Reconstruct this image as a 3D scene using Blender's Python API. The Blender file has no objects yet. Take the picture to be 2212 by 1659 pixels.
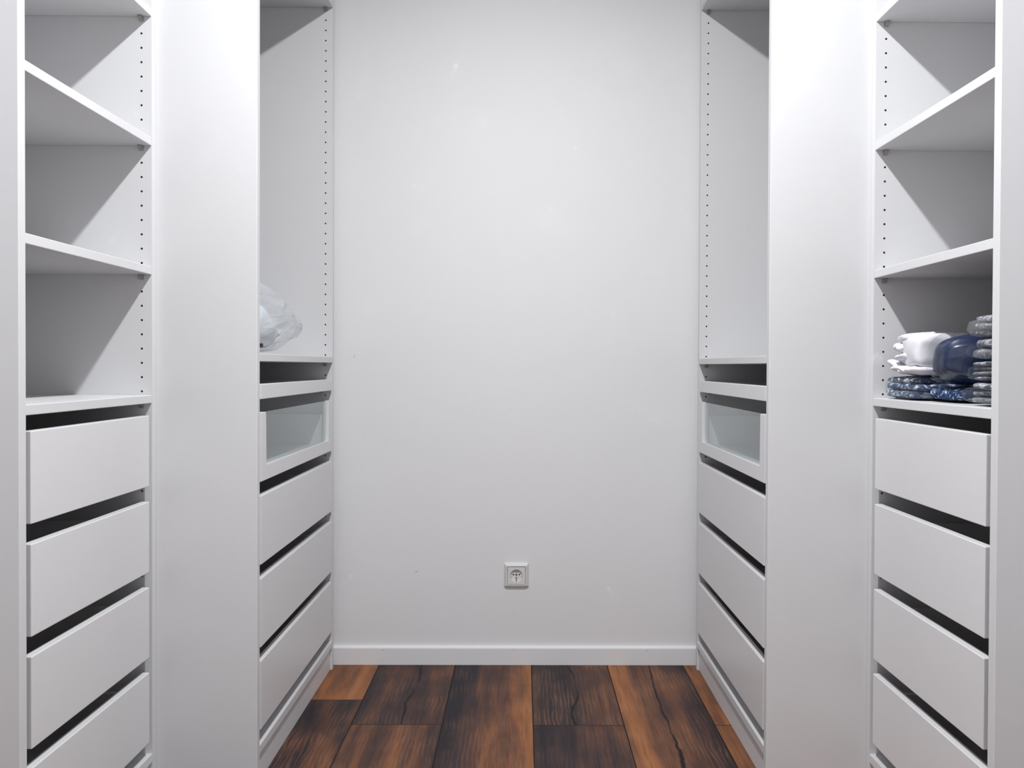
import bpy, bmesh, math, random
from mathutils import Matrix, Vector, noise

scene = bpy.context.scene
COL = scene.collection

# ------------------------------------------------------------------ camera
W, H = 2212, 1659
F_PX, PX, PY = 1747.0, 1141.48, 812.09
CAM = Vector((0.0, -2.59029, 0.96841))
RX, RY, RZ = -0.01173, -0.00426, -0.00773
Rm = Matrix.Rotation(RZ, 3, 'Z') @ Matrix.Rotation(RX, 3, 'X') @ Matrix.Rotation(RY, 3, 'Y')
cam_d = bpy.data.cameras.new('camera')
cam_d.sensor_fit = 'HORIZONTAL'
cam_d.sensor_width = 36.0
cam_d.lens = F_PX / W * 36.0
cam_d.shift_x = (W / 2 - PX) / W
cam_d.shift_y = (PY - H / 2) / W
cam_d.clip_start = 0.02
cam = bpy.data.objects.new('camera', cam_d)
COL.objects.link(cam)
right, fwd, up = Rm.col[0], Rm.col[1], Rm.col[2]
M4 = Matrix.Identity(4)
for i in range(3):
    M4[i][0], M4[i][1], M4[i][2], M4[i][3] = right[i], up[i], -fwd[i], CAM[i]
cam.matrix_world = M4
scene.camera = cam

# ------------------------------------------------------------------ world, exposure, sampling
world = bpy.data.worlds.new('world')
world.use_nodes = True
world.node_tree.nodes['Background'].inputs[0].default_value = (0.8, 0.85, 1.0, 1)
world.node_tree.nodes['Background'].inputs[1].default_value = 0.0
scene.world = world
vs = scene.view_settings
vs.view_transform = 'Standard'
vs.look = 'None'
vs.gamma = 1.0
vs.use_curve_mapping = False
vs.exposure = 0.0
cy = scene.cycles
cy.use_denoising = True
cy.use_light_tree = False
cy.max_bounces = 5
cy.diffuse_bounces = 4
cy.glossy_bounces = 4
cy.transparent_max_bounces = 16
cy.caustics_reflective = True
cy.blur_glossy = 1.0
cy.sample_clamp_indirect = 0.0
# the ceiling lamp of the room: position and radiance
LAMP = Vector((0.0, -1.51, 2.495))
LAMP_R = 0.036
LAMP_STRENGTH = 3720.0

# ------------------------------------------------------------------ materials
def new_mat(name):
    m = bpy.data.materials.new(name)
    m.use_nodes = True
    nt = m.node_tree
    return m, nt, nt.nodes, nt.links, nt.nodes['Principled BSDF']

def bump(nt, height_socket, bsdf, strength, dist=0.001):
    b = nt.nodes.new('ShaderNodeBump')
    b.inputs['Strength'].default_value = strength
    b.inputs['Distance'].default_value = dist
    nt.links.new(height_socket, b.inputs['Height'])
    nt.links.new(b.outputs['Normal'], bsdf.inputs['Normal'])

def noise_node(nt, scale, detail=3.0, vec=None, dist=0.0, rough=0.5):
    n = nt.nodes.new('ShaderNodeTexNoise')
    n.inputs['Scale'].default_value = scale
    n.inputs['Detail'].default_value = detail
    n.inputs['Distortion'].default_value = dist
    n.inputs['Roughness'].default_value = rough
    if vec is not None:
        nt.links.new(vec, n.inputs['Vector'])
    return n

def coords(nt, kind='Object'):
    return nt.nodes.new('ShaderNodeTexCoord').outputs[kind]

def ramp(nt, sock, stops, interp='LINEAR'):
    r = nt.nodes.new('ShaderNodeValToRGB')
    r.color_ramp.interpolation = interp
    els = r.color_ramp.elements
    while len(els) > 1:
        els.remove(els[-1])
    els[0].position, els[0].color = stops[0][0], (*stops[0][1], 1)
    for p, c in stops[1:]:
        e = els.new(p)
        e.color = (*c, 1)
    if sock is not None:
        nt.links.new(sock, r.inputs[0])
    return r.outputs[0]

def math_n(nt, op, a, b=None, c=None, clamp=False):
    n = nt.nodes.new('ShaderNodeMath')
    n.operation = op
    n.use_clamp = clamp
    for i, v in enumerate((a, b, c)):
        if v is None:
            continue
        if isinstance(v, (int, float)):
            n.inputs[i].default_value = v
        else:
            nt.links.new(v, n.inputs[i])
    return n.outputs[0]

def mix_col(nt, fac, a, b, mode='MIX'):
    n = nt.nodes.new('ShaderNodeMix')
    n.data_type = 'RGBA'
    n.blend_type = mode
    for i, v in ((0, fac), (6, a), (7, b)):
        if isinstance(v, (int, float)):
            n.inputs[i].default_value = v
        elif isinstance(v, tuple):
            n.inputs[i].default_value = (*v, 1)
        else:
            nt.links.new(v, n.inputs[i])
    return n.outputs[2]

def simple(name, col, rough=0.5, metal=0.0, spec=0.5, var=0.0, scale=8.0, bmp=0.0, bscale=400.0):
    m, nt, N, L, b = new_mat(name)
    b.inputs['Roughness'].default_value = rough
    b.inputs['Metallic'].default_value = metal
    b.inputs['Specular IOR Level'].default_value = spec
    b.inputs['Base Color'].default_value = (*col, 1)
    oc = coords(nt)
    if var > 0:
        n = noise_node(nt, scale, 3, oc)
        lo = tuple(c * (1 - var) for c in col)
        hi = tuple(min(1, c * (1 + var)) for c in col)
        L.new(ramp(nt, n.outputs['Fac'], [(0.3, lo), (0.7, hi)]), b.inputs['Base Color'])
    if bmp > 0:
        bump(nt, noise_node(nt, bscale, 2, oc).outputs['Fac'], b, bmp)
    return m

MAT = {}
MAT['paint'] = simple('wall_paint', (0.80, 0.80, 0.815), 0.6, spec=0.35)
MAT['ceiling'] = simple('ceiling_paint', (0.72, 0.72, 0.72), 0.8, spec=0.2)
MAT['melamine'] = simple('white_melamine', (0.695, 0.695, 0.708), 0.42, spec=0.4)
MAT['foil'] = simple('white_foil_front', (0.74, 0.735, 0.75), 0.36, spec=0.45)
MAT['hardboard'] = simple('white_back_board', (0.65, 0.65, 0.65), 0.6)
MAT['chip'] = simple('bare_chipboard', (0.24, 0.17, 0.11), 0.9, spec=0.1, var=0.3, scale=900)
MAT['trim'] = simple('baseboard_paint', (0.82, 0.82, 0.84), 0.35, spec=0.5)
MAT['zinc'] = simple('zinc_metal', (0.55, 0.55, 0.56), 0.35, metal=1.0, var=0.05, scale=60)
MAT['pin_plastic'] = simple('grey_pin_plastic', (0.30, 0.295, 0.28), 0.3, var=0.05)
MAT['runner'] = simple('grey_runner_steel', (0.20, 0.20, 0.21), 0.4, metal=0.7, var=0.08, scale=40)
MAT['socket'] = simple('white_socket_plastic', (0.74, 0.73, 0.73), 0.22, spec=0.6, var=0.005)
MAT['scuff'] = simple('grey_scuff', (0.36, 0.35, 0.36), 0.8, var=0.2, scale=300)
MAT['subfloor'] = simple('dark_brown_joint', (0.030, 0.018, 0.014), 0.9, var=0.2)
MAT['lampbody'] = simple('white_lamp_metal', (0.75, 0.75, 0.75), 0.4, var=0.01)
MAT['doorpaint'] = simple('white_door_paint', (0.78, 0.78, 0.78), 0.4, var=0.01)
MAT['white_cotton'] = simple('white_cotton', (0.76, 0.75, 0.80), 0.9, spec=0.2, var=0.03, scale=40, bmp=0.35, bscale=900)
MAT['white_lining'] = simple('white_nonwoven', (0.66, 0.67, 0.71), 0.8, spec=0.2, var=0.05, scale=30)
MAT['navy'] = simple('navy_textile', (0.004, 0.015, 0.060), 0.30, spec=0.55, var=0.35, scale=14, bmp=0.2, bscale=60)
MAT['black_plastic'] = simple('black_plastic', (0.01, 0.01, 0.01), 0.4, var=0.1)

def lamp_mat():
    m, nt, N, L, b = new_mat('lit_diffuser')
    N.remove(b)
    e = N.new('ShaderNodeEmission')
    e.inputs[0].default_value = (0.972, 0.985, 0.995, 1)
    e.inputs[1].default_value = LAMP_STRENGTH
    L.new(e.outputs[0], N['Material Output'].inputs[0])
    return m
MAT['lit'] = lamp_mat()

def schlick(nt, r0, power=5.0, scale=1.0):
    g = nt.nodes.new('ShaderNodeNewGeometry')
    d = nt.nodes.new('ShaderNodeVectorMath')
    d.operation = 'DOT_PRODUCT'
    nt.links.new(g.outputs['Normal'], d.inputs[0])
    nt.links.new(g.outputs['Incoming'], d.inputs[1])
    c = math_n(nt, 'ABSOLUTE', d.outputs['Value'])
    p = math_n(nt, 'POWER', math_n(nt, 'SUBTRACT', 1.0, c), power)
    return math_n(nt, 'MULTIPLY_ADD', p, scale, r0, clamp=True)

def glass_mat():
    m, nt, N, L, b = new_mat('clear_glass')
    N.remove(b)
    t = N.new('ShaderNodeBsdfTransparent')
    t.inputs[0].default_value = (0.93, 0.965, 0.96, 1)
    g = N.new('ShaderNodeBsdfGlossy')
    g.inputs['Roughness'].default_value = 0.06
    g.inputs['Color'].default_value = (0.97, 0.99, 1.0, 1)
    mx = N.new('ShaderNodeMixShader')
    L.new(schlick(nt, 0.045, 5.0, 0.95), mx.inputs[0])
    L.new(t.outputs[0], mx.inputs[1])
    L.new(g.outputs[0], mx.inputs[2])
    L.new(mx.outputs[0], N['Material Output'].inputs[0])
    return m
MAT['glass'] = glass_mat()

def film_mat(name, haze, tint=(0.95, 0.96, 0.97)):
    m, nt, N, L, b = new_mat(name)
    N.remove(b)
    oc = coords(nt)
    bp = N.new('ShaderNodeBump')
    bp.inputs['Strength'].default_value = 0.55
    bp.inputs['Distance'].default_value = 0.004
    L.new(noise_node(nt, 38, 2, oc, 0.8).outputs['Fac'], bp.inputs['Height'])
    t = N.new('ShaderNodeBsdfTransparent')
    t.inputs[0].default_value = (*tint, 1)
    d = N.new('ShaderNodeBsdfDiffuse')
    d.inputs[0].default_value = (0.8, 0.82, 0.85, 1)
    g = N.new('ShaderNodeBsdfGlossy')
    g.inputs['Roughness'].default_value = 0.10
    L.new(bp.outputs[0], g.inputs['Normal'])
    m1 = N.new('ShaderNodeMixShader')
    m1.inputs[0].default_value = haze
    L.new(t.outputs[0], m1.inputs[1])
    L.new(d.outputs[0], m1.inputs[2])
    m2 = N.new('ShaderNodeMixShader')
    L.new(schlick(nt, 0.022, 5.0, 0.4), m2.inputs[0])
    L.new(m1.outputs[0], m2.inputs[1])
    L.new(g.outputs[0], m2.inputs[2])
    L.new(m2.outputs[0], N['Material Output'].inputs[0])
    return m
MAT['film'] = film_mat('clear_plastic_film', 0.012)
MAT['film_bag'] = film_mat('milky_plastic_film', 0.20)
MAT['film_hazy'] = film_mat('hazy_plastic_film', 0.10)

def print_mat(name, dark, mid, light, scale, t1, t2):
    m, nt, N, L, b = new_mat(name)
    b.inputs['Roughness'].default_value = 0.85
    b.inputs['Specular IOR Level'].default_value = 0.2
    oc = coords(nt)
    mp = N.new('ShaderNodeMapping')
    mp.inputs['Scale'].default_value = (1, 1, 1.6)
    L.new(oc, mp.inputs['Vector'])
    n = noise_node(nt, scale, 2.5, mp.outputs[0], 1.6)
    c = ramp(nt, n.outputs['Fac'], [(0.0, dark), (t1, dark), (t1 + 0.04, mid), (t2, mid), (t2 + 0.03, light), (1.0, light)])
    L.new(c, b.inputs['Base Color'])
    bump(nt, noise_node(nt, 90, 2, oc).outputs['Fac'], b, 0.4, 0.002)
    return m
MAT['print_grey'] = print_mat('grey_damask_cotton', (0.11, 0.115, 0.135), (0.21, 0.215, 0.24), (0.52, 0.52, 0.56), 42, 0.42, 0.57)
MAT['print_blue'] = print_mat('blue_white_cotton', (0.055, 0.080, 0.145), (0.20, 0.235, 0.31), (0.58, 0.61, 0.67), 42, 0.45, 0.56)
MAT['print_navy'] = print_mat('navy_ornament_cotton', (0.014, 0.030, 0.085), (0.035, 0.065, 0.15), (0.45, 0.50, 0.62), 55, 0.45, 0.60)

def wood_mat():
    m, nt, N, L, b = new_mat('rustic_oak_laminate')
    oc = coords(nt)
    def attr(nm):
        a = N.new('ShaderNodeAttribute')
        a.attribute_type = 'OBJECT'
        a.attribute_name = nm
        return a.outputs['Fac']
    tone, slope, seed, crack, ripple = (attr(k) for k in ('tone', 'slope', 'seed', 'crack', 'ripple'))
    sep = N.new('ShaderNodeSeparateXYZ')
    L.new(oc, sep.inputs[0])
    x, y = sep.outputs[0], sep.outputs[1]
    # coordinates shifted by the plank's own seed, stretched along its length
    def stretched(sx, sy, mul):
        cb = N.new('ShaderNodeCombineXYZ')
        L.new(math_n(nt, 'MULTIPLY', x, sx), cb.inputs[0])
        L.new(math_n(nt, 'MULTIPLY', y, sy), cb.inputs[1])
        L.new(math_n(nt, 'MULTIPLY', seed, mul), cb.inputs[2])
        return cb.outputs[0]
    warp = noise_node(nt, 1.0, 2, stretched(6, 3.0, 3.1)).outputs['Fac']
    broad = noise_node(nt, 1.0, 3, stretched(11, 1.5, 7.7), 0.9).outputs['Fac']
    streak = noise_node(nt, 1.0, 4, stretched(42, 2.6, 5.3), 0.5, 0.6).outputs['Fac']
    fine = noise_node(nt, 1.0, 5, stretched(330, 9.0, 2.9), 0.4, 0.65).outputs['Fac']
    patch = noise_node(nt, 1.0, 3, stretched(9, 7, 9.1)).outputs['Fac']
    # tone value
    v = math_n(nt, 'MULTIPLY_ADD', math_n(nt, 'SUBTRACT', broad, 0.5), 1.15, tone)
    v = math_n(nt, 'ADD', v, math_n(nt, 'MULTIPLY', x, slope))
    v = math_n(nt, 'MULTIPLY_ADD', math_n(nt, 'SUBTRACT', streak, 0.5), 0.55, v)
    v = math_n(nt, 'MULTIPLY_ADD', math_n(nt, 'SUBTRACT', patch, 0.5), 0.45, v)
    v = math_n(nt, 'MULTIPLY_ADD', math_n(nt, 'SUBTRACT', fine, 0.5), 0.22, v)
    col = ramp(nt, v, [(0.0, (0.022, 0.017, 0.021)), (0.22, (0.046, 0.029, 0.029)), (0.42, (0.090, 0.043, 0.032)),
                       (0.62, (0.170, 0.074, 0.040)), (0.82, (0.290, 0.112, 0.044)), (1.0, (0.36, 0.150, 0.060))])
    # cathedral ripple lines
    wv = N.new('ShaderNodeTexWave')
    wv.wave_type = 'BANDS'
    wv.bands_direction = 'X'
    wv.inputs['Scale'].default_value = 26
    wv.inputs['Distortion'].default_value = 6.0
    wv.inputs['Detail'].default_value = 2.0
    wv.inputs['Detail Scale'].default_value = 1.6
    L.new(stretched(1.0, 0.22, 1.7), wv.inputs['Vector'])
    rl = math_n(nt, 'MULTIPLY', math_n(nt, 'POWER', wv.outputs['Fac'], 3.0), math_n(nt, 'MULTIPLY', ripple, 0.35))
    rl = math_n(nt, 'MULTIPLY', rl, math_n(nt, 'MULTIPLY_ADD', patch, 4.0, -1.7, clamp=True))
    col = mix_col(nt, rl, col, (0.30, 0.17, 0.11))
    # pores
    pore = ramp(nt, fine, [(0.30, (0.45, 0.42, 0.42)), (0.46, (1, 1, 1))])
    col = mix_col(nt, 0.8, col, pore, 'MULTIPLY')
    # long crack
    wob = math_n(nt, 'MULTIPLY', math_n(nt, 'SUBTRACT', warp, 0.5), 0.09)
    wob2 = math_n(nt, 'MULTIPLY', math_n(nt, 'SUBTRACT', noise_node(nt, 1.0, 3, stretched(0.1, 26, 4.1)).outputs['Fac'], 0.5), 0.012)
    dd = math_n(nt, 'ABSOLUTE', math_n(nt, 'SUBTRACT', math_n(nt, 'SUBTRACT', x, crack), math_n(nt, 'ADD', wob, wob2)))
    wid = math_n(nt, 'MULTIPLY_ADD', noise_node(nt, 1.0, 1, stretched(0.1, 5, 8.3)).outputs['Fac'], 0.019, -0.0055)
    cm = math_n(nt, 'MULTIPLY_ADD', math_n(nt, 'DIVIDE', dd, math_n(nt, 'MAXIMUM', wid, 0.0002)), -1.0, 1.0, clamp=True)
    col = mix_col(nt, math_n(nt, 'MULTIPLY', cm, 1.6, clamp=True), col, (0.010, 0.008, 0.010))
    L.new(col, b.inputs['Base Color'])
    b.inputs['Specular IOR Level'].default_value = 0.16
    L.new(math_n(nt, 'MULTIPLY_ADD', fine, 0.16, 0.40), b.inputs['Roughness'])
    hgt = math_n(nt, 'SUBTRACT', math_n(nt, 'MULTIPLY_ADD', fine, 0.5, math_n(nt, 'MULTIPLY', streak, 0.4)), math_n(nt, 'MULTIPLY', cm, 0.7))
    bump(nt, hgt, b, 0.25, 0.0015)
    return m
MAT['wood'] = wood_mat()

# ------------------------------------------------------------------ object helpers
def add_obj(name, mesh, parent=None, loc=None, rot=None):
    o = bpy.data.objects.new(name, mesh)
    COL.objects.link(o)
    if parent is not None:
        o.parent = parent
    if loc is not None:
        o.location = loc
    if rot is not None:
        o.rotation_euler = rot
    return o

def empty(name, loc=(0, 0, 0), rotz=0.0):
    o = bpy.data.objects.new(name, None)
    o.empty_display_size = 0.1
    COL.objects.link(o)
    o.location = loc
    o.rotation_euler = (0, 0, rotz)
    return o

def tag(o, label=None, cat=None, group=None, kind=None):
    if label: o['label'] = label
    if cat: o['category'] = cat
    if group: o['group'] = group
    if kind: o['kind'] = kind
    return o

def bm_mesh(name, bm, mats, smooth=False):
    me = bpy.data.meshes.new(name)
    bmesh.ops.recalc_face_normals(bm, faces=bm.faces)
    bm.to_mesh(me)
    bm.free()
    for k in (mats if isinstance(mats, (list, tuple)) else [mats]):
        me.materials.append(MAT[k])
    if smooth:
        me.polygons.foreach_set('use_smooth', [True] * len(me.polygons))
    return me

def bm_box(bm, lo, hi):
    vs_ = [bm.verts.new((x, y, z)) for x in (lo[0], hi[0]) for y in (lo[1], hi[1]) for z in (lo[2], hi[2])]
    for q in ((0, 1, 3, 2), (4, 6, 7, 5), (0, 4, 5, 1), (2, 3, 7, 6), (0, 2, 6, 4), (1, 5, 7, 3)):
        bm.faces.new([vs_[i] for i in q])
    return vs_

def box_mesh(name, lo, hi, mat, bev=0.0012, seg=2):
    bm = bmesh.new()
    bm_box(bm, lo, hi)
    if bev > 0:
        bmesh.ops.bevel(bm, geom=bm.edges[:], offset=bev, segments=seg, affect='EDGES', profile=0.5)
    return bm_mesh(name, bm, mat)

def box(name, lo, hi, mat, parent=None, bev=0.0012, seg=2):
    """box object whose origin sits at its own centre"""
    c = [(a + b) / 2 for a, b in zip(lo, hi)]
    me = box_mesh(name, [a - k for a, k in zip(lo, c)], [a - k for a, k in zip(hi, c)], mat, bev, seg)
    return add_obj(name, me, parent, c)

def bm_cyl(bm, p0, p1, r, n=16, r1=None, caps=True):
    p0, p1 = Vector(p0), Vector(p1)
    a = (p1 - p0).normalized()
    t = Vector((0, 0, 1)) if abs(a.z) < 0.9 else Vector((1, 0, 0))
    e1 = a.cross(t).normalized()
    e2 = a.cross(e1)
    r1 = r if r1 is None else r1
    A = [bm.verts.new(p0 + (e1 * math.cos(2 * math.pi * i / n) + e2 * math.sin(2 * math.pi * i / n)) * r) for i in range(n)]
    B = [bm.verts.new(p1 + (e1 * math.cos(2 * math.pi * i / n) + e2 * math.sin(2 * math.pi * i / n)) * r1) for i in range(n)]
    for i in range(n):
        bm.faces.new((A[i], A[(i + 1) % n], B[(i + 1) % n], B[i]))
    if caps:
        bm.faces.new(A[::-1])
        bm.faces.new(B)

def holed_face(bm, loops):
    """fill the flat area between an outer loop and hole loops of vertices"""
    edges = []
    for lp in loops:
        for i in range(len(lp)):
            a, b = lp[i], lp[(i + 1) % len(lp)]
            edges.append(bm.edges.get((a, b)) or bm.edges.new((a, b)))
    bmesh.ops.triangle_fill(bm, use_beauty=True, use_dissolve=False, edges=edges)

def copy_tree(o, parent=None):
    c = o.copy()
    COL.objects.link(c)
    c.parent = parent
    for ch in list(o.children):
        copy_tree(ch, c)
    return c

# ------------------------------------------------------------------ room shell
FL, FR = -0.60156, 0.56289        # front planes of the deep wardrobes
NL, NR = -0.83113, 0.79319        # front planes of the shallow wardrobes
Y_WALL = 0.034
Y_REAR = -2.95
XL, XR = -1.195, 1.157
CEIL = 2.55
T = 0.018                          # panel thickness

def struct(o):
    o['kind'] = 'structure'
    return o

struct(box('wall_back', (XL - 0.1, Y_WALL, -0.05), (XR + 0.1, Y_WALL + 0.1, CEIL + 0.05), 'paint', bev=0))
struct(box('wall_left', (XL - 0.1, Y_REAR, -0.05), (XL, Y_WALL, CEIL + 0.05), 'paint', bev=0))
struct(box('wall_right', (XR, Y_REAR, -0.05), (XR + 0.1, Y_WALL, CEIL + 0.05), 'paint', bev=0))
struct(box('wall_front', (XL - 0.1, Y_REAR - 0.1, -0.05), (XR + 0.1, Y_REAR, CEIL + 0.05), 'paint', bev=0))
struct(box('ceiling', (XL, Y_REAR, CEIL), (XR, Y_WALL, CEIL + 0.05), 'ceiling', bev=0))
floor_o = struct(box('floor', (XL, Y_REAR, -0.05), (XR, Y_WALL, -0.0125), 'subfloor', bev=0))

# planks: laid along the aisle, one object each
PW = 0.246
X0 = 0.0335
def plank_mesh(w, l):
    g, c, d = 0.0005, 0.0011, 0.012
    bm = bmesh.new()
    hx, hy = w / 2 - g, l / 2 - g
    rings = []
    for ix, z in ((0, -d), (0, -c), (c, 0)):
        rings.append([bm.verts.new((sx * (hx - ix), sy * (hy - ix), z)) for sx, sy in ((-1, -1), (1, -1), (1, 1), (-1, 1))])
    for a, b in zip(rings, rings[1:]):
        for i in range(4):
            bm.faces.new((a[i], a[(i + 1) % 4], b[(i + 1) % 4], b[i])).material_index = 1
    bm.faces.new(rings[-1])
    bm.faces.new(rings[0][::-1])
    return bm_mesh('plank', bm, ['wood', 'subfloor'])
# column -> joint positions along y, then the look of each plank from the wall outwards: tone, slope, seed, crack, ripple
PLANKS = {
    -5: ([-0.9, -2.2], None), -4: ([-0.4, -1.7], None), -3: ([-1.05, -2.35], None),
    -2: ([-0.254, -1.54, -2.82], [(0.66, 1.2, 3.1, 9, 0.2), (0.26, 1.0, 1.7, 9, 0.8)]),
    -1: ([-0.415, -1.70], [(0.30, 1.3, 5.4, 0.012, 0.6), (0.46, -0.4, 2.2, 9, 0.9)]),
    0: ([-1.05, -2.33], [(0.44, 3.2, 8.6, 9, 0.7)]),
    1: ([-0.419, -1.70], [(0.34, 1.0, 4.3, 0.003, 1.0), (0.24, 0.6, 9.4, 9, 0.4)]),
    2: ([-1.05, -2.33], [(0.48, -2.6, 6.5, 0.0, 0.9)]),
    3: ([-0.417, -1.70], [(0.70, -0.2, 7.9, 9, 0.1), (0.76, 0.5, 2.7, 9, 0.1)]),
    4: ([-1.05, -2.33], None), 5: ([-0.6, -1.9], None),
}
rnd = random.Random(4)
for k, (joints, looks) in PLANKS.items():
    xa, xb = X0 + (k - 0) * PW - PW, X0 + k * PW
    xa, xb = max(xa, XL), min(xb, XR)
    if xb - xa < 0.01:
        continue
    ys = [Y_WALL - 0.006] + joints + [Y_REAR]
    for i, (ya, yb) in enumerate(zip(ys, ys[1:])):
        me = plank_mesh(xb - xa, ya - yb)
        o = add_obj('plank', me, floor_o)
        o.location = Vector(((xa + xb) / 2, (ya + yb) / 2, 0)) - floor_o.location
        if looks and i < len(looks):
            v = looks[i]
        else:
            v = (rnd.uniform(0.25, 0.6), rnd.uniform(-1, 1), rnd.uniform(0, 12), 9.0, rnd.uniform(0.2, 0.9))
        for nm, val in zip(('tone', 'slope', 'seed', 'crack', 'ripple'), v):
            o[nm] = float(val)

# baseboard with nail heads
def baseboard():
    prof = [(0, 0.0), (0.0125, 0.0), (0.0125, 0.0525), (0.0115, 0.0555), (0.009, 0.0575), (0, 0.0585)]
    bm = bmesh.new()
    ends = []
    for x in (XL, XR):
        ends.append([bm.verts.new((x, Y_WALL - d, z)) for d, z in prof])
    n = len(prof)
    for i in range(n):
        bm.faces.new((ends[0][i], ends[0][(i + 1) % n], ends[1][(i + 1) % n], ends[1][i]))
    bm.faces.new(ends[0]); bm.faces.new(ends[1][::-1])
    o = struct(add_obj('baseboard_back', bm_mesh('baseboard_back', bm, 'trim')))
    bm = bmesh.new()
    bm_cyl(bm, (0, 0, 0), (0, -0.0006, 0), 0.0014, 10)
    me = bm_mesh('nail_head', bm, 'scuff')
    for x in (-0.447, -0.0215, 0.408):
        add_obj('nail_head', me, o, (x, Y_WALL - 0.0125, 0.0475))
    return o
baseboard()

# scuffs left on the wall
def scuff(pts, w, name='scuff_mark'):
    bm = bmesh.new()
    last = None
    for i, (x, z) in enumerate(pts):
        ww = w * (0.35 if i in (0, len(pts) - 1) else 1.0)
        a = bm.verts.new((x - ww, 0, z - ww)); b = bm.verts.new((x + ww, 0, z + ww))
        if last:
            bm.faces.new((last[0], last[1], b, a))
        last = (a, b)
    return bm_mesh(name, bm, 'scuff')
wall_back = bpy.data.objects['wall_back']
for cx, cz, pts, w in ((-0.3405, 0.3005, [(-0.007, -0.005), (-0.001, -0.001), (0.002, -0.002), (0.008, 0.006)], 0.0009),
                       (-0.3405, 0.3005, [(-0.006, 0.0), (0.0, 0.001), (0.003, 0.003)], 0.0006),
                       (-0.5440, 0.9970, [(-0.002, 0.005), (-0.001, 0.0), (-0.001, -0.006)], 0.0007),
                       (-0.5410, 1.0010, [(-0.003, 0.001), (0.004, 0.001)], 0.0006),
                       (-0.1120, 0.6510, [(-0.001, 0.0), (0.001, 0.0)], 0.0008),
                       (-0.0270, 0.1720, [(-0.001, 0.001), (0.001, -0.001)], 0.0008)):
    o = add_obj('scuff_mark', scuff(pts, w), wall_back)
    o.location = Vector((cx, Y_WALL - 0.0004, cz)) - wall_back.location

# door in the wall behind the viewer
def door():
    r = struct(empty('door_1', (0.0, Y_REAR, 0)))
    y0 = 0.004
    box('door_leaf', (-0.42, y0, 0.008), (0.42, y0 + 0.035, 2.02), 'doorpaint', r, 0.002)
    for x0, x1 in ((-0.49, -0.425), (0.425, 0.49)):
        box('door_casing', (x0, y0, 0.0), (x1, y0 + 0.018, 2.09), 'trim', r, 0.003)
    box('door_casing', (-0.424, y0, 2.026), (0.424, y0 + 0.018, 2.09), 'trim', r, 0.003)
    bm = bmesh.new()
    bm_cyl(bm, (0.36, y0 + 0.035, 1.03), (0.36, y0 + 0.085, 1.03), 0.009, 16)
    bm_cyl(bm, (0.365, y0 + 0.08, 1.03), (0.25, y0 + 0.08, 1.03), 0.008, 16)
    bm_cyl(bm, (0.36, y0 + 0.035, 1.03), (0.36, y0 + 0.041, 1.03), 0.026, 24)
    add_obj('door_handle', bm_mesh('door_handle', bm, 'zinc', True), r)
door()

# ------------------------------------------------------------------ ceiling lamp
def ceiling_lamp():
    r = empty('ceiling_lamp_offscreen', (LAMP.x, LAMP.y, CEIL))
    dz = LAMP.z - CEIL
    bm = bmesh.new()
    prof = [(0.0, 0.0), (0.055, 0.0), (0.055, dz + 0.008), (0.052, dz + 0.004), (LAMP_R + 0.001, dz + 0.0005), (0.0, dz + 0.0005)]
    n = 40
    rings = [[bm.verts.new((p[0] * math.cos(2 * math.pi * i / n), p[0] * math.sin(2 * math.pi * i / n), p[1])) for i in range(n)] for p in prof[1:-1]]
    for a, b in zip(rings, rings[1:]):
        for i in range(n):
            bm.faces.new((a[i], a[(i + 1) % n], b[(i + 1) % n], b[i]))
    bm.faces.new(rings[0]); bm.faces.new(rings[-1])
    add_obj('housing', bm_mesh('housing', bm, 'lampbody', False), r)
    n = 12
    me = bpy.data.meshes.new('diffuser')
    vs_ = [(LAMP_R * math.cos(2 * math.pi * i / n), -LAMP_R * math.sin(2 * math.pi * i / n), dz) for i in range(n)]
    me.from_pydata(vs_, [], [list(range(n))])
    me.materials.append(MAT['lit'])
    add_obj('diffuser_offscreen', me, r)
    tag(r, 'small round white surface-mounted lamp on the ceiling', 'lamp')
ceiling_lamp()

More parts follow.
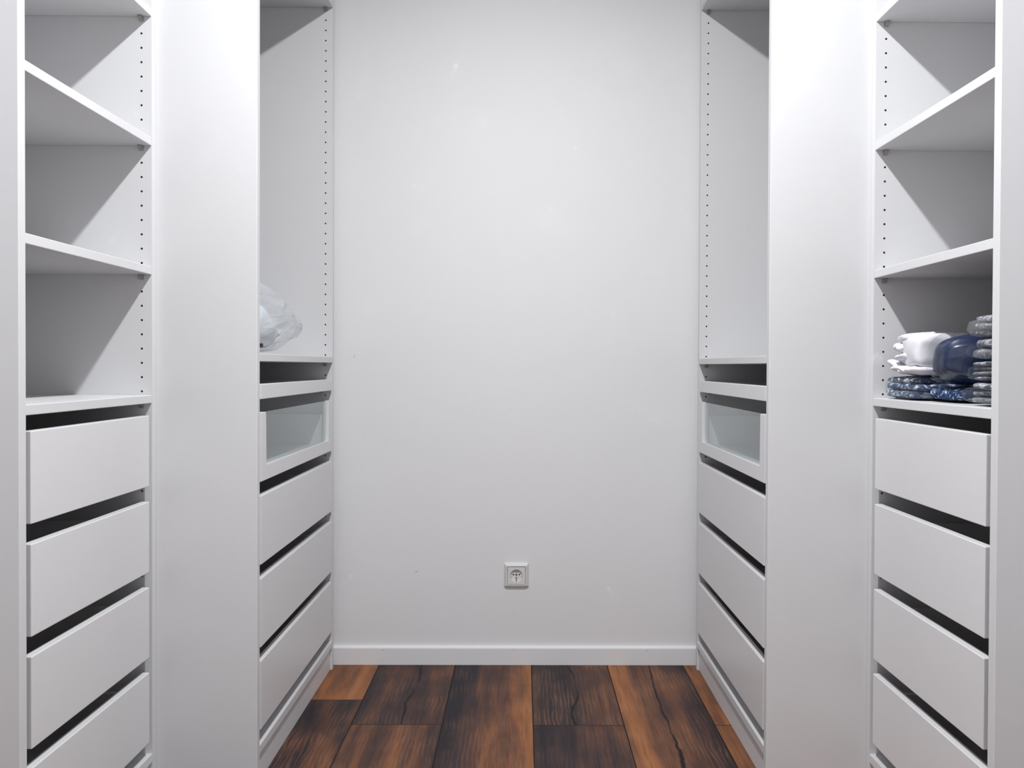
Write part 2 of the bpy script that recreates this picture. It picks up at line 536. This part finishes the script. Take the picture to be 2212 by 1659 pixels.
# ------------------------------------------------------------------ wardrobes
HGT = 2.36
def side_panel_mesh(D, sgn, z_ref):
    """panel body x -D..0, y from 0 (drilled inner face) to -sgn*T, z 0..HGT; two rows of real drilled holes"""
    r, dep, p = 0.0026, 0.011, 0.032
    rows = [-0.0227, -(D - 0.045)]
    hw = 0.009
    zs0 = z_ref % p
    bm = bmesh.new()
    def quad(pts, mi=0):
        f = bm.faces.new([bm.verts.new(q) for q in pts]); f.material_index = mi
    # drilled face in strips
    z_lo, n = 0.112 + (zs0 - 0.112) % p - p / 2, 0
    n = int((HGT - 0.06 - z_lo) / p)
    z_hi = z_lo + n * p
    xe = [0.0]
    for x in rows:
        xe += [x + hw, x - hw]
    xe.append(-D)
    for i in range(0, len(xe), 2):
        quad([(xe[i], 0, z_lo), (xe[i + 1], 0, z_lo), (xe[i + 1], 0, z_hi), (xe[i], 0, z_hi)])
    quad([(0, 0, 0), (-D, 0, 0), (-D, 0, z_lo), (0, 0, z_lo)])
    quad([(0, 0, z_hi), (-D, 0, z_hi), (-D, 0, HGT), (0, 0, HGT)])
    for xc in rows:
        for k in range(n):
            zc = z_lo + (k + 0.5) * p
            outer = [(hw, 0), (hw, p / 2), (0, p / 2), (-hw, p / 2), (-hw, 0), (-hw, -p / 2), (0, -p / 2), (hw, -p / 2)]
            O = [bm.verts.new((xc + a, 0, zc + b)) for a, b in outer]
            I = [bm.verts.new((xc + r * math.cos(a * math.pi / 4), 0, zc + r * math.sin(a * math.pi / 4))) for a in range(8)]
            B = [bm.verts.new((v.co.x, -sgn * dep, v.co.z)) for v in I]
            for j in range(8):
                j2 = (j + 1) % 8
                bm.faces.new((O[j], O[j2], I[j2], I[j]))
                f = bm.faces.new((I[j], I[j2], B[j2], B[j])); f.material_index = 1
            f = bm.faces.new(B); f.material_index = 1
    y1 = -sgn * T
    e = 0.0012
    # edges and outer face, front edge lightly eased
    quad([(-e, y1, 0), (-D, y1, 0), (-D, y1, HGT), (-e, y1, HGT)])
    ye = y1 + sgn * e
    quad([(-e, y1, 0), (-e, y1, HGT), (0, ye, HGT), (0, ye, 0)])
    quad([(0, ye, 0), (0, ye, HGT), (0, 0, HGT), (0, 0, 0)])
    quad([(-D, 0, 0), (-D, y1, 0), (-D, y1, HGT), (-D, 0, HGT)])
    quad([(0, 0, HGT), (-D, 0, HGT), (-D, y1, HGT), (-e, y1, HGT), (0, ye, HGT)])
    quad([(0, 0, 0), (-D, 0, 0), (-D, y1, 0), (-e, y1, 0), (0, ye, 0)])
    bmesh.ops.remove_doubles(bm, verts=bm.verts[:], dist=1e-6)
    me = bm_mesh('side_panel', bm, ['melamine', 'chip'])
    return me

def pin_mesh():
    bm = bmesh.new()
    # zinc-and-plastic shelf support under the shelf: a small wedge with a stud
    prof = [(0, 0), (0.010, 0), (0.010, -0.003), (0.002, -0.011), (0, -0.011)]
    a = [bm.verts.new((-0.0045, p, z)) for p, z in prof]
    b = [bm.verts.new((0.0045, p, z)) for p, z in prof]
    n = len(prof)
    for i in range(n):
        bm.faces.new((a[i], a[(i + 1) % n], b[(i + 1) % n], b[i]))
    bm.faces.new(a); bm.faces.new(b[::-1])
    return bm_mesh('shelf_pin', bm, 'pin_plastic')
PIN = pin_mesh()

def wardrobe(name, D, w_in, shelves, drawers, gap, z_ref, dz_h, glass=None, tray=None):
    """local frame: front plane x = 0, body towards -x, symmetric in y"""
    r = empty(name)
    hw = w_in / 2
    for sgn in (1, -1):
        # sgn=+1: panel on the -y side with its drilled face looking to +y
        add_obj('side_panel', side_panel_mesh(D, sgn, z_ref), r, (0, -sgn * hw, 0))
    box('top_panel', (-D, -hw, HGT - T), (0, hw, HGT), 'melamine', r)
    zb = 0.0905
    # bottom panel with two drilled holes right through it, over the adjustable feet
    bm = bmesh.new()
    lx, hz_, rr = (D - 0.012) / 2, T / 2, 0.0075
    tops = []
    for z in (hz_, -hz_):
        loops = [[bm.verts.new((sx * lx, sy * hw, z)) for sx, sy in ((-1, -1), (1, -1), (1, 1), (-1, 1))]]
        for s in (-1, 1):
            loops.append([bm.verts.new((lx - 0.055 + rr * math.cos(2 * math.pi * k / 20), s * (hw - 0.05) + rr * math.sin(2 * math.pi * k / 20), z)) for k in range(20)])
        holed_face(bm, loops)
        tops.append(loops)
    for k in range(4):
        bm.faces.new((tops[0][0][k], tops[0][0][(k + 1) % 4], tops[1][0][(k + 1) % 4], tops[1][0][k]))
    bp = add_obj('bottom_panel', bm_mesh('bottom_panel', bm, 'melamine'), r, (-lx, 0, zb - hz_))
    bm = bmesh.new()
    bm_cyl(bm, (0, 0, hz_), (0, 0, -hz_), rr, 20, caps=False)
    hole = bm_mesh('foot_hole', bm, 'chip')
    for s in (-1, 1):
        add_obj('foot_hole', hole, bp, (lx - 0.055, s * (hw - 0.05), 0))
    box('plinth', (-0.022, -hw, 0.0), (-0.006, hw, zb - T), 'melamine', r)
    box('back_panel', (-D + 0.004, -hw, zb - T), (-D + 0.009, hw, HGT - T), 'hardboard', r, 0)
    for z in shelves:
        s = box('shelf', (-D + 0.012, -hw + 0.0006, z), (0, hw - 0.0006, z + T), 'melamine', r)
        for sgn in (-1, 1):
            for xr in (-0.0227, -(D - 0.045)):
                p = add_obj('shelf_pin', PIN, s)
                p.location = (xr - s.location.x, sgn * (hw - 0.0003), -T / 2)
                p.rotation_euler = (0, 0, math.pi if sgn > 0 else 0.0)
    yw = hw - gap
    def inner_box(d, z0, h, back_h, mat='foil'):
        """sides, bottom, back and runners under a drawer front or tray rail"""
        xb = -D + 0.045
        lx, ly, lz = d.location
        def sub(nm, lo, hi, mat, bev=0.0008):
            o = box(nm, lo, hi, mat, d, bev, 1)
            o.location = Vector(o.location) - Vector((lx, ly, lz))
            return o
        for s in (-1, 1):
            ys = sorted((s * (yw - 0.006), s * (yw - 0.018)))
            sub('drawer_side', (xb, ys[0], z0), (-T, ys[1], z0 + h), mat)
            yr = sorted((s * (hw - 0.0005), s * (yw - 0.0055)))
            sub('runner', (xb + 0.01, yr[0], z0 - 0.016), (-0.030, yr[1], z0 + 0.012), 'runner')
        sub('drawer_back', (xb, -yw + 0.0185, z0), (xb + 0.012, yw - 0.0185, z0 + back_h), mat)
        sub('drawer_bottom', (xb + 0.0125, -yw + 0.0185, z0 + 0.004), (-T - 0.0005, yw - 0.0185, z0 + 0.012), mat, 0)
    for zb_, zt_ in drawers:
        d = box('drawer', (-T, -yw, zb_), (0, yw, zt_), 'foil', r, 0.0014)
        inner_box(d, zb_ + 0.012, 0.105, 0.105)
    if glass:
        zb_, zt_ = glass
        st, rail = 0.039, 0.034
        bm = bmesh.new()
        # U-shaped frame in one piece
        pts = [(-yw, zb_), (yw, zb_), (yw, zt_), (yw - st, zt_), (yw - st, zb_ + rail), (-yw + st, zb_ + rail), (-yw + st, zt_), (-yw, zt_)]
        zc = (zb_ + zt_) / 2
        a = [bm.verts.new((T / 2, y, z - zc)) for y, z in pts]
        b = [bm.verts.new((-T / 2, y, z - zc)) for y, z in pts]
        n = len(pts)
        for i in range(n):
            bm.faces.new((a[i], a[(i + 1) % n], b[(i + 1) % n], b[i]))
        bm.faces.new(a); bm.faces.new(b[::-1])
        bmesh.ops.bevel(bm, geom=bm.edges[:], offset=0.0013, segments=2, affect='EDGES')
        d = add_obj('glass_drawer', bm_mesh('glass_drawer', bm, 'foil'), r, (-T / 2, 0, zc))
        g = box('glass_pane', (-0.0125, -yw + st - 0.006, zb_ + rail - 0.006), (-0.0085, yw - st + 0.006, zt_ - 0.0005), 'glass', d, 0)
        g.location = Vector(g.location) - Vector(d.location)
        inner_box(d, zb_ + 0.012, 0.105, 0.105, 'foil')
    if tray:
        zb_, zt_ = tray
        d = box('pull_out_tray', (-T, -yw, zb_), (0, yw, zt_), 'foil', r, 0.0014)
        inner_box(d, zb_ + 0.010, 0.022, 0.022)
    return r

near_shelves = [0.8825, 1.1705, 1.4585, 1.7465, 2.0345]
near_drawers = [(t - 0.158, t) for t in (0.2805, 0.4715, 0.6632, 0.8553)]
far_shelves = [0.9775, 2.0972]
far_drawers = [(t - 0.1595, t) for t in (0.2836, 0.4751, 0.6666)]
WF, WN = 0.712, 0.462
y_far = -0.02 - WF / 2
y_near = -0.02 - WF - 2 * T - WN / 2
GRP = 'white wardrobe units lining the closet'

far_l = wardrobe('wardrobe', 0.58, WF, far_shelves, far_drawers, 0.009, 2.0582, 0, glass=(0.6990, 0.8592), tray=(0.8900, 0.9250))
near_l = wardrobe('wardrobe', 0.35, WN, near_shelves, near_drawers, 0.0138, 1.70875, 0)
far_r = copy_tree(far_l)
near_r = copy_tree(near_l)
for o, x, y, rz, lab in ((far_l, FL, y_far, 0, 'deep white wardrobe with glass-front drawer, a clear plastic bag on its shelf'),
                         (far_r, FR, y_far, math.pi, 'deep white wardrobe with glass-front drawer and a bare shelf above it'),
                         (near_l, NL, y_near, 0, 'shallow white wardrobe of empty open shelves above four drawers'),
                         (near_r, NR, y_near, math.pi, 'shallow white wardrobe with bagged textiles on the shelf above its drawers')):
    o.location = (x, y, 0)
    o.rotation_euler = (0, 0, rz)
    tag(o, lab, 'wardrobe', GRP)

# ------------------------------------------------------------------ wall socket
def socket():
    r = empty('wall_socket', (-0.0161, Y_WALL, 0.2899))
    R_ = 0.0403
    def ring_frame(prof, hole):
        """square frame with a stepped profile: list of (half size, depth)"""
        bm = bmesh.new()
        rings = []
        for hs, d, cr in prof:
            ring = []
            for qx, qz in ((1, 1), (-1, 1), (-1, -1), (1, -1)):
                a0 = {(1, 1): 0, (-1, 1): 90, (-1, -1): 180, (1, -1): 270}[(qx, qz)]
                for k in range(4):
                    a = math.radians(a0 + 30 * k)
                    ring.append(bm.verts.new((qx * (hs - cr) + cr * math.cos(a), -d, qz * (hs - cr) + cr * math.sin(a))))
            rings.append(ring)
        n = len(rings[0])
        for a, b in zip(rings, rings[1:]):
            for i in range(n):
                bm.faces.new((a[i], a[(i + 1) % n], b[(i + 1) % n], b[i]))
        return bm
    bm = ring_frame([(R_, 0.0, .004), (R_, 0.002, .004), (R_ - 0.001, 0.0032, .004), (R_ - 0.0075, 0.0105, .003), (R_ - 0.0085, 0.0110, .003), (R_ - 0.0105, 0.0108, .003), (R_ - 0.0112, 0.0085, .002), (R_ - 0.0112, 0.003, .002)], None)
    add_obj('cover_frame', bm_mesh('cover_frame', bm, 'socket'), r)
    # insert plate with a round well
    hs, rw, d0, d1 = R_ - 0.0118, 0.0196, 0.0112, 0.0042
    bm = bmesh.new()
    n = 48
    outer = []
    for i in range(n):
        a = 2 * math.pi * i / n
        c, s = math.cos(a), math.sin(a)
        k = hs / max(abs(c), abs(s))
        outer.append((c * k, s * k))
    O0 = [bm.verts.new((x, -0.002, z)) for x, z in outer]
    O1 = [bm.verts.new((x * 0.985, -d0, z * 0.985)) for x, z in outer]
    I0 = [bm.verts.new((rw * 1.03 * math.cos(2 * math.pi * i / n), -d0, rw * 1.03 * math.sin(2 * math.pi * i / n))) for i in range(n)]
    I1 = [bm.verts.new((rw * math.cos(2 * math.pi * i / n), -d0 + 0.0008, rw * math.sin(2 * math.pi * i / n))) for i in range(n)]
    I2 = [bm.verts.new((rw * 0.97 * math.cos(2 * math.pi * i / n), -d1, rw * 0.97 * math.sin(2 * math.pi * i / n))) for i in range(n)]
    for a, b in ((O0, O1), (O1, I0), (I0, I1), (I1, I2)):
        for i in range(n):
            bm.faces.new((a[i], a[(i + 1) % n], b[(i + 1) % n], b[i]))
    holes = [[bm.verts.new((x + 0.0027 * math.cos(2 * math.pi * k / 16), -d1, 0.002 + 0.0027 * math.sin(2 * math.pi * k / 16))) for k in range(16)] for x in (-0.0095, 0.0095)]
    holes.append([bm.verts.new((x, -d1, z)) for x, z in ((-0.0020, -0.0120), (0.0020, -0.0120), (0.0020, -0.0060), (-0.0020, -0.0060))])
    holed_face(bm, [I2] + holes)
    ins = add_obj('socket_insert', bm_mesh('socket_insert', bm, 'socket'), r)
    # contact holes, screw, clips and side keys in the well
    bm = bmesh.new(); bm_cyl(bm, (0, 0, 0), (0, d1 - 0.0003, 0), 0.0027, 16, caps=False)
    back = [v for v in bm.verts if v.co.y > 0.001]
    bm.faces.new(back)
    hm = bm_mesh('contact_hole', bm, 'runner')
    for x in (-0.0095, 0.0095):
        add_obj('contact_hole', hm, ins, (x, -d1, 0.002))
    bm = bmesh.new(); bm_cyl(bm, (0, 0, 0), (0, -0.0012, 0), 0.0030, 16)
    add_obj('screw', bm_mesh('screw', bm, 'runner'), ins, (0, -d1, 0.002))
    for z, w_ in ((-0.0145, 0.0022), (0.0165, 0.0022)):
        box('earth_clip', (-w_, -0.0100, z - 0.0018), (w_, -0.0043, z + 0.0018), 'zinc', ins, 0.0004)
    bm = bmesh.new()
    fr = [bm.verts.new((x, -d1, z)) for x, z in ((-0.0020, -0.0120), (0.0020, -0.0120), (0.0020, -0.0060), (-0.0020, -0.0060))]
    bk = [bm.verts.new((v.co.x, -0.0003, v.co.z)) for v in fr]
    for k in range(4):
        bm.faces.new((fr[k], fr[(k + 1) % 4], bk[(k + 1) % 4], bk[k]))
    bm.faces.new(bk)
    add_obj('earth_slot', bm_mesh('earth_slot', bm, 'runner'), ins)
    for s in (-1, 1):
        box('guide_rib', (min(s * 0.0160, s * 0.0192), -0.0095, -0.0036), (max(s * 0.0160, s * 0.0192), -0.0043, 0.0006), 'socket', ins, 0.0004)
    tag(r, 'white square single power socket low on the bare wall', 'power socket')
socket()

# ------------------------------------------------------------------ soft goods
def vnoise(q):
    return Vector((noise.noise(q), noise.noise(q + Vector((31.7, 11.3, 5.1))), noise.noise(q + Vector((7.9, 43.1, 19.6)))))

def spow(v, e):
    return math.copysign(abs(v) ** e, v)

def slab_bm(bm, c, half, e_plan, e_side, seed, amp, freq, nu=56, nv=18, yaw=0.0, roll=0.0):
    """rounded folded-cloth slab (superellipsoid) with soft creases"""
    ca, sa = math.cos(yaw), math.sin(yaw)
    grid = []
    for j in range(nv + 1):
        v = -math.pi / 2 + math.pi * j / nv
        row = []
        for i in range(nu):
            u = 2 * math.pi * i / nu
            x = half[0] * spow(math.cos(v), e_side) * spow(math.cos(u), e_plan)
            y = half[1] * spow(math.cos(v), e_side) * spow(math.sin(u), e_plan)
            z = half[2] * spow(math.sin(v), e_side)
            q = Vector((x * freq + seed * 7.3, y * freq, z * freq * 1.7 + seed))
            dn = vnoise(q) * amp + vnoise(q * 2.7) * amp * 0.45
            x += dn.x; y += dn.y; z += dn.z * 0.5
            z += roll * y
            row.append(bm.verts.new((c[0] + x * ca - y * sa, c[1] + x * sa + y * ca, c[2] + z)))
            if j in (0, nv):
                break
        grid.append(row)
    for j in range(nv):
        a, b = grid[j], grid[j + 1]
        for i in range(nu):
            i2 = (i + 1) % nu
            if len(a) == 1:
                bm.faces.new((a[0], b[i2], b[i]))
            elif len(b) == 1:
                bm.faces.new((a[i], a[i2], b[0]))
            else:
                bm.faces.new((a[i], a[i2], b[i2], b[i]))

def settle(bm, z):
    """let the lowest point rest on height z"""
    lo = min(v.co.z for v in bm.verts)
    for v in bm.verts:
        v.co.z += z - lo

def resample(pts, n):
    P = [Vector((a, b)) for a, b in pts]
    seg = [(P[(i + 1) % len(P)] - P[i]).length for i in range(len(P))]
    tot, out = sum(seg), []
    for k in range(n):
        d = tot * k / n
        i = 0
        while d > seg[i]:
            d -= seg[i]; i += 1
        out.append(P[i].lerp(P[(i + 1) % len(P)], d / seg[i]))
    return out

def inflate_bm(bm, outline, xc, tf, tb, seed, amp, freq, n=72, rings=12, prof=2.4, xlean=0.0):
    """puffed bag: outline in (y, z), bulging to xc-tf (front) and xc+tb (back)"""
    P = resample(outline, n)
    c = sum(P, Vector((0, 0))) / n
    def mk(side, s, p):
        q = c + (p - c) * s
        t = (1 - s ** prof) ** (1 / 1.8) if s < 1 else 0.0
        x = xc + (-tf if side else tb) * t + xlean * (q.y - c.y)
        w = Vector((x * freq + seed, q.x * freq, q.y * freq))
        d = vnoise(w) * amp + vnoise(w * 2.3) * amp * 0.5
        k = 1.0 if s < 1 else 0.3
        return bm.verts.new((x + d.x * k, q.x + d.y * k, q.y + d.z * k))
    edge = [mk(True, 1.0, p) for p in P]
    for side in (True, False):
        prev = edge
        for j in range(1, rings):
            s = math.sin(math.pi / 2 * (1 - j / rings))
            cur = [mk(side, s, p) for p in P]
            for i in range(n):
                bm.faces.new((prev[i], prev[(i + 1) % n], cur[(i + 1) % n], cur[i]))
            prev = cur
        m = mk(side, 0.0, c)
        for i in range(n):
            bm.faces.new((prev[i], prev[(i + 1) % n], m))

def rebase(o, base):
    """move an object's mesh so that its origin is at base"""
    o.data.transform(Matrix.Translation(-Vector(base)))

SHELF = 0.9005
G2 = 'bagged textiles on the shelf of the shallow wardrobe'

def textile_pack(name, label, fabric, base, layers, film_outline, film_x, seed, film='film'):
    """layers: (cx, cy, cz, hx, hy, hz, yaw) in world space"""
    r = empty(name, base)
    bm = bmesh.new()
    for i, (cx, cy_, cz, hx, hy, hz, yaw) in enumerate(layers):
        slab_bm(bm, (cx, cy_, cz), (hx, hy, hz), 0.28, 0.55, seed + i * 1.9, 0.0050, 28, nu=84, yaw=yaw)
    settle(bm, base[2] + 0.0012)
    o = add_obj('folded_fabric', bm_mesh('folded_fabric', bm, fabric, True), r)
    rebase(o, base)
    bm = bmesh.new()
    xc, tf, tb = film_x
    inflate_bm(bm, film_outline, xc, tf, tb, seed, 0.003, 30, n=56, rings=9, prof=6.0)
    settle(bm, base[2] + 0.0004)
    o = add_obj('plastic_film', bm_mesh('plastic_film', bm, film, False), r)
    rebase(o, base)
    tag(r, label, 'textile', G2)
    return r

# blue-and-white folded cover along the front of the shelf
def blue_pack():
    base = (0.91, -0.90, SHELF)
    r = textile_pack('folded_cover', 'blue and white patterned folded cover in clear film, lying under white fabric', 'print_blue', base,
        [(0.905, -0.858, SHELF + 0.0115, 0.096, 0.076, 0.0110, 0.0), (0.908, -0.860, SHELF + 0.0270, 0.099, 0.079, 0.0100, 0.02), (0.906, -0.858, SHELF + 0.0400, 0.096, 0.075, 0.0080, -0.02)],
        [(-0.776, SHELF + 0.005), (-0.777, SHELF + 0.046), (-0.86, SHELF + 0.048), (-0.940, SHELF + 0.046), (-0.948, SHELF + 0.022), (-0.940, SHELF + 0.0015), (-0.86, SHELF + 0.0015)],
        (0.905, 0.104, 0.104), 3.0)
    bm = bmesh.new()
    slab_bm(bm, (0.925, -0.992, SHELF + 0.0160), (0.095, 0.058, 0.0150), 0.28, 0.6, 4.4, 0.0025, 26, yaw=0.04)
    settle(bm, SHELF + 0.0008)
    o = add_obj('printed_fold', bm_mesh('printed_fold', bm, 'print_navy', True), r)
    rebase(o, base)
    o['label'] = 'navy fold with white ornament'
blue_pack()

# white folded fabric on top of it
def white_fabric():
    base = (0.89, -0.885, SHELF + 0.0500)
    z = base[2]
    bm = bmesh.new()
    slab_bm(bm, (0.888, -0.903, z + 0.052), (0.080, 0.043, 0.037), 0.30, 0.42, 11.0, 0.006, 16, nu=100, nv=36, yaw=0.03)
    for i, (a, b, c, hx, hy, hz, yw, ro) in enumerate([(0.872, -0.868, 0.079, 0.066, 0.030, 0.0130, 0.10, -0.10), (0.866, -0.858, 0.060, 0.062, 0.030, 0.0130, -0.12, 0.12), (0.868, -0.860, 0.040, 0.062, 0.032, 0.0130, 0.15, -0.08), (0.872, -0.868, 0.013, 0.070, 0.050, 0.0120, 0.05, 0.05)]):
        slab_bm(bm, (a, b, z + c), (hx, hy, hz), 0.45, 0.9, 21 + i * 3.3, 0.007, 30, nu=90, nv=24, yaw=yw, roll=ro)
    # lowest fold trailing out, with a curled corner
    slab_bm(bm, (0.880, -0.900, z + 0.011), (0.080, 0.046, 0.011), 0.35, 0.8, 17.0, 0.005, 24, nu=90, nv=20)
    slab_bm(bm, (0.822, -0.826, z + 0.024), (0.020, 0.022, 0.0085), 0.8, 1.0, 20.0, 0.005, 30, yaw=0.4, roll=0.35)
    settle(bm, z)
    r = add_obj('white_fabric', bm_mesh('white_fabric', bm, 'white_cotton', True), None, base)
    rebase(r, base)
    tag(r, 'crumpled folded white cotton fabric lying on the blue patterned cover', 'textile', G2)
white_fabric()

# navy bundle in a clear bag, resting on the printed fold
def navy_bag():
    z0 = SHELF + 0.0335
    base = (0.90, -1.015, z0)
    r = empty('navy_bundle', base)
    bm = bmesh.new()
    out = [(-0.957, 0.985), (-0.962, 1.015), (-0.980, 1.036), (-1.010, 1.042), (-1.050, 1.040), (-1.070, 1.024), (-1.078, 0.990), (-1.070, 0.955), (-1.040, 0.940), (-1.000, 0.938), (-0.965, 0.950)]
    inflate_bm(bm, out, 0.895, 0.085, 0.085, 2.0, 0.005, 18, prof=3.0)
    settle(bm, z0 + 0.001)
    o = add_obj('navy_fabric', bm_mesh('navy_fabric', bm, 'navy', True), r); rebase(o, base)
    bm = bmesh.new()
    out = [(-0.950, 0.985), (-0.955, 1.020), (-0.975, 1.043), (-1.010, 1.048), (-1.055, 1.046), (-1.078, 1.030), (-1.084, 0.990), (-1.076, 0.955), (-1.050, 0.942), (-1.012, 0.936), (-0.992, 0.940), (-0.960, 0.955)]
    inflate_bm(bm, out, 0.880, 0.082, 0.105, 5.0, 0.0065, 24, n=34, rings=6, prof=3.2, xlean=0.15)
    settle(bm, z0)
    o = add_obj('plastic_film', bm_mesh('plastic_film', bm, 'film', False), r); rebase(o, base)
    tag(r, 'navy blue bundle in a shiny clear bag between white fabric and grey packs', 'textile', G2)
navy_bag()

# stack of four grey patterned packs at the other end of the shelf
def grey_stack():
    rows = [  # z0, height, far y, tip y, tip z, label
        (SHELF, 0.0415, -1.104, -1.060, 0.022, 'grey patterned textile pack in clear film, lowest of its stack'),
        (SHELF + 0.0420, 0.0380, -1.106, -1.090, 0.012, 'grey patterned textile pack in clear film, second from the bottom of its stack'),
        (SHELF + 0.0805, 0.0400, -1.106, -1.084, 0.016, 'grey patterned textile pack in clear film, just under the top of its stack'),
        (SHELF + 0.1210, 0.0420, -1.112, -1.092, 0.012, 'grey patterned textile pack in hazy film, topmost of its stack')]
    for k, (z, h, yf, yt, tz, lab) in enumerate(rows):
        yc, hy = (yf - 1.220) / 2, (1.220 + yf) / 2
        lay = []
        m = (3, 4, 2, 3)[k]
        for i in range(m):
            hz = (h - 0.004) / m / 2
            lay.append((0.915, yc - 0.002 + 0.003 * ((i + k) % 2), z + 0.0020 + hz * (2 * i + 1), 0.096 - 0.005 * ((i + k) % 2), hy - 0.004, hz * 1.22, 0.02 * (((i * 2 + k) % 3) - 1)))
        b = [(yt, z + tz), (yf + 0.006, z + h * 0.84), (yc, z + h * 0.97), (-1.220, z + h * 0.93), (-1.224, z + h * 0.5), (-1.220, z + 0.0012), (yf + 0.002, z + 0.0012)]
        textile_pack('textile_pack', lab, 'print_grey', (0.915, yc, z), lay, b, (0.910, 0.102, 0.110), 31 + 5 * k, 'film_hazy' if k == 3 else 'film')
grey_stack()

# clear bag on the shelf of the left deep wardrobe
def clear_bag():
    zs = 0.9955
    base = (-0.74, -0.50, zs)
    r = empty('plastic_bag', base)
    out = [(-0.272, 1.066), (-0.295, 1.044), (-0.400, 1.022), (-0.500, zs + 0.002), (-0.640, zs + 0.001), (-0.69, 1.05), (-0.67, 1.150), (-0.615, 1.180), (-0.540, 1.166), (-0.430, 1.126), (-0.340, 1.094)]
    bm = bmesh.new()
    inflate_bm(bm, [(-0.50 + (y + 0.50) * 0.74 - 0.035, 1.075 + (z - 1.075) * 0.70 - 0.006) for y, z in out], -0.695, 0.022, 0.065, 1.0, 0.010, 16, prof=2.2)
    settle(bm, zs + 0.004)
    o = add_obj('white_filling', bm_mesh('white_filling', bm, 'white_lining', True), r); rebase(o, base)
    bm = bmesh.new()
    inflate_bm(bm, out, -0.680, 0.034, 0.095, 9.0, 0.009, 20, n=54, rings=9, prof=2.0)
    settle(bm, zs + 0.0005)
    o = add_obj('plastic_film', bm_mesh('plastic_film', bm, 'film_bag', False), r); rebase(o, base)
    bm = bmesh.new()
    bm_cyl(bm, (-0.6360, -0.622, 1.0170), (-0.6300, -0.622, 1.0170), 0.0048, 16)
    o = add_obj('cord_stopper', bm_mesh('cord_stopper', bm, 'black_plastic'), r); rebase(o, base)
    o['label'] = 'small black cord stopper'
    tag(r, 'crumpled clear plastic bag with white filling on the wardrobe shelf', 'bag')
clear_bag()
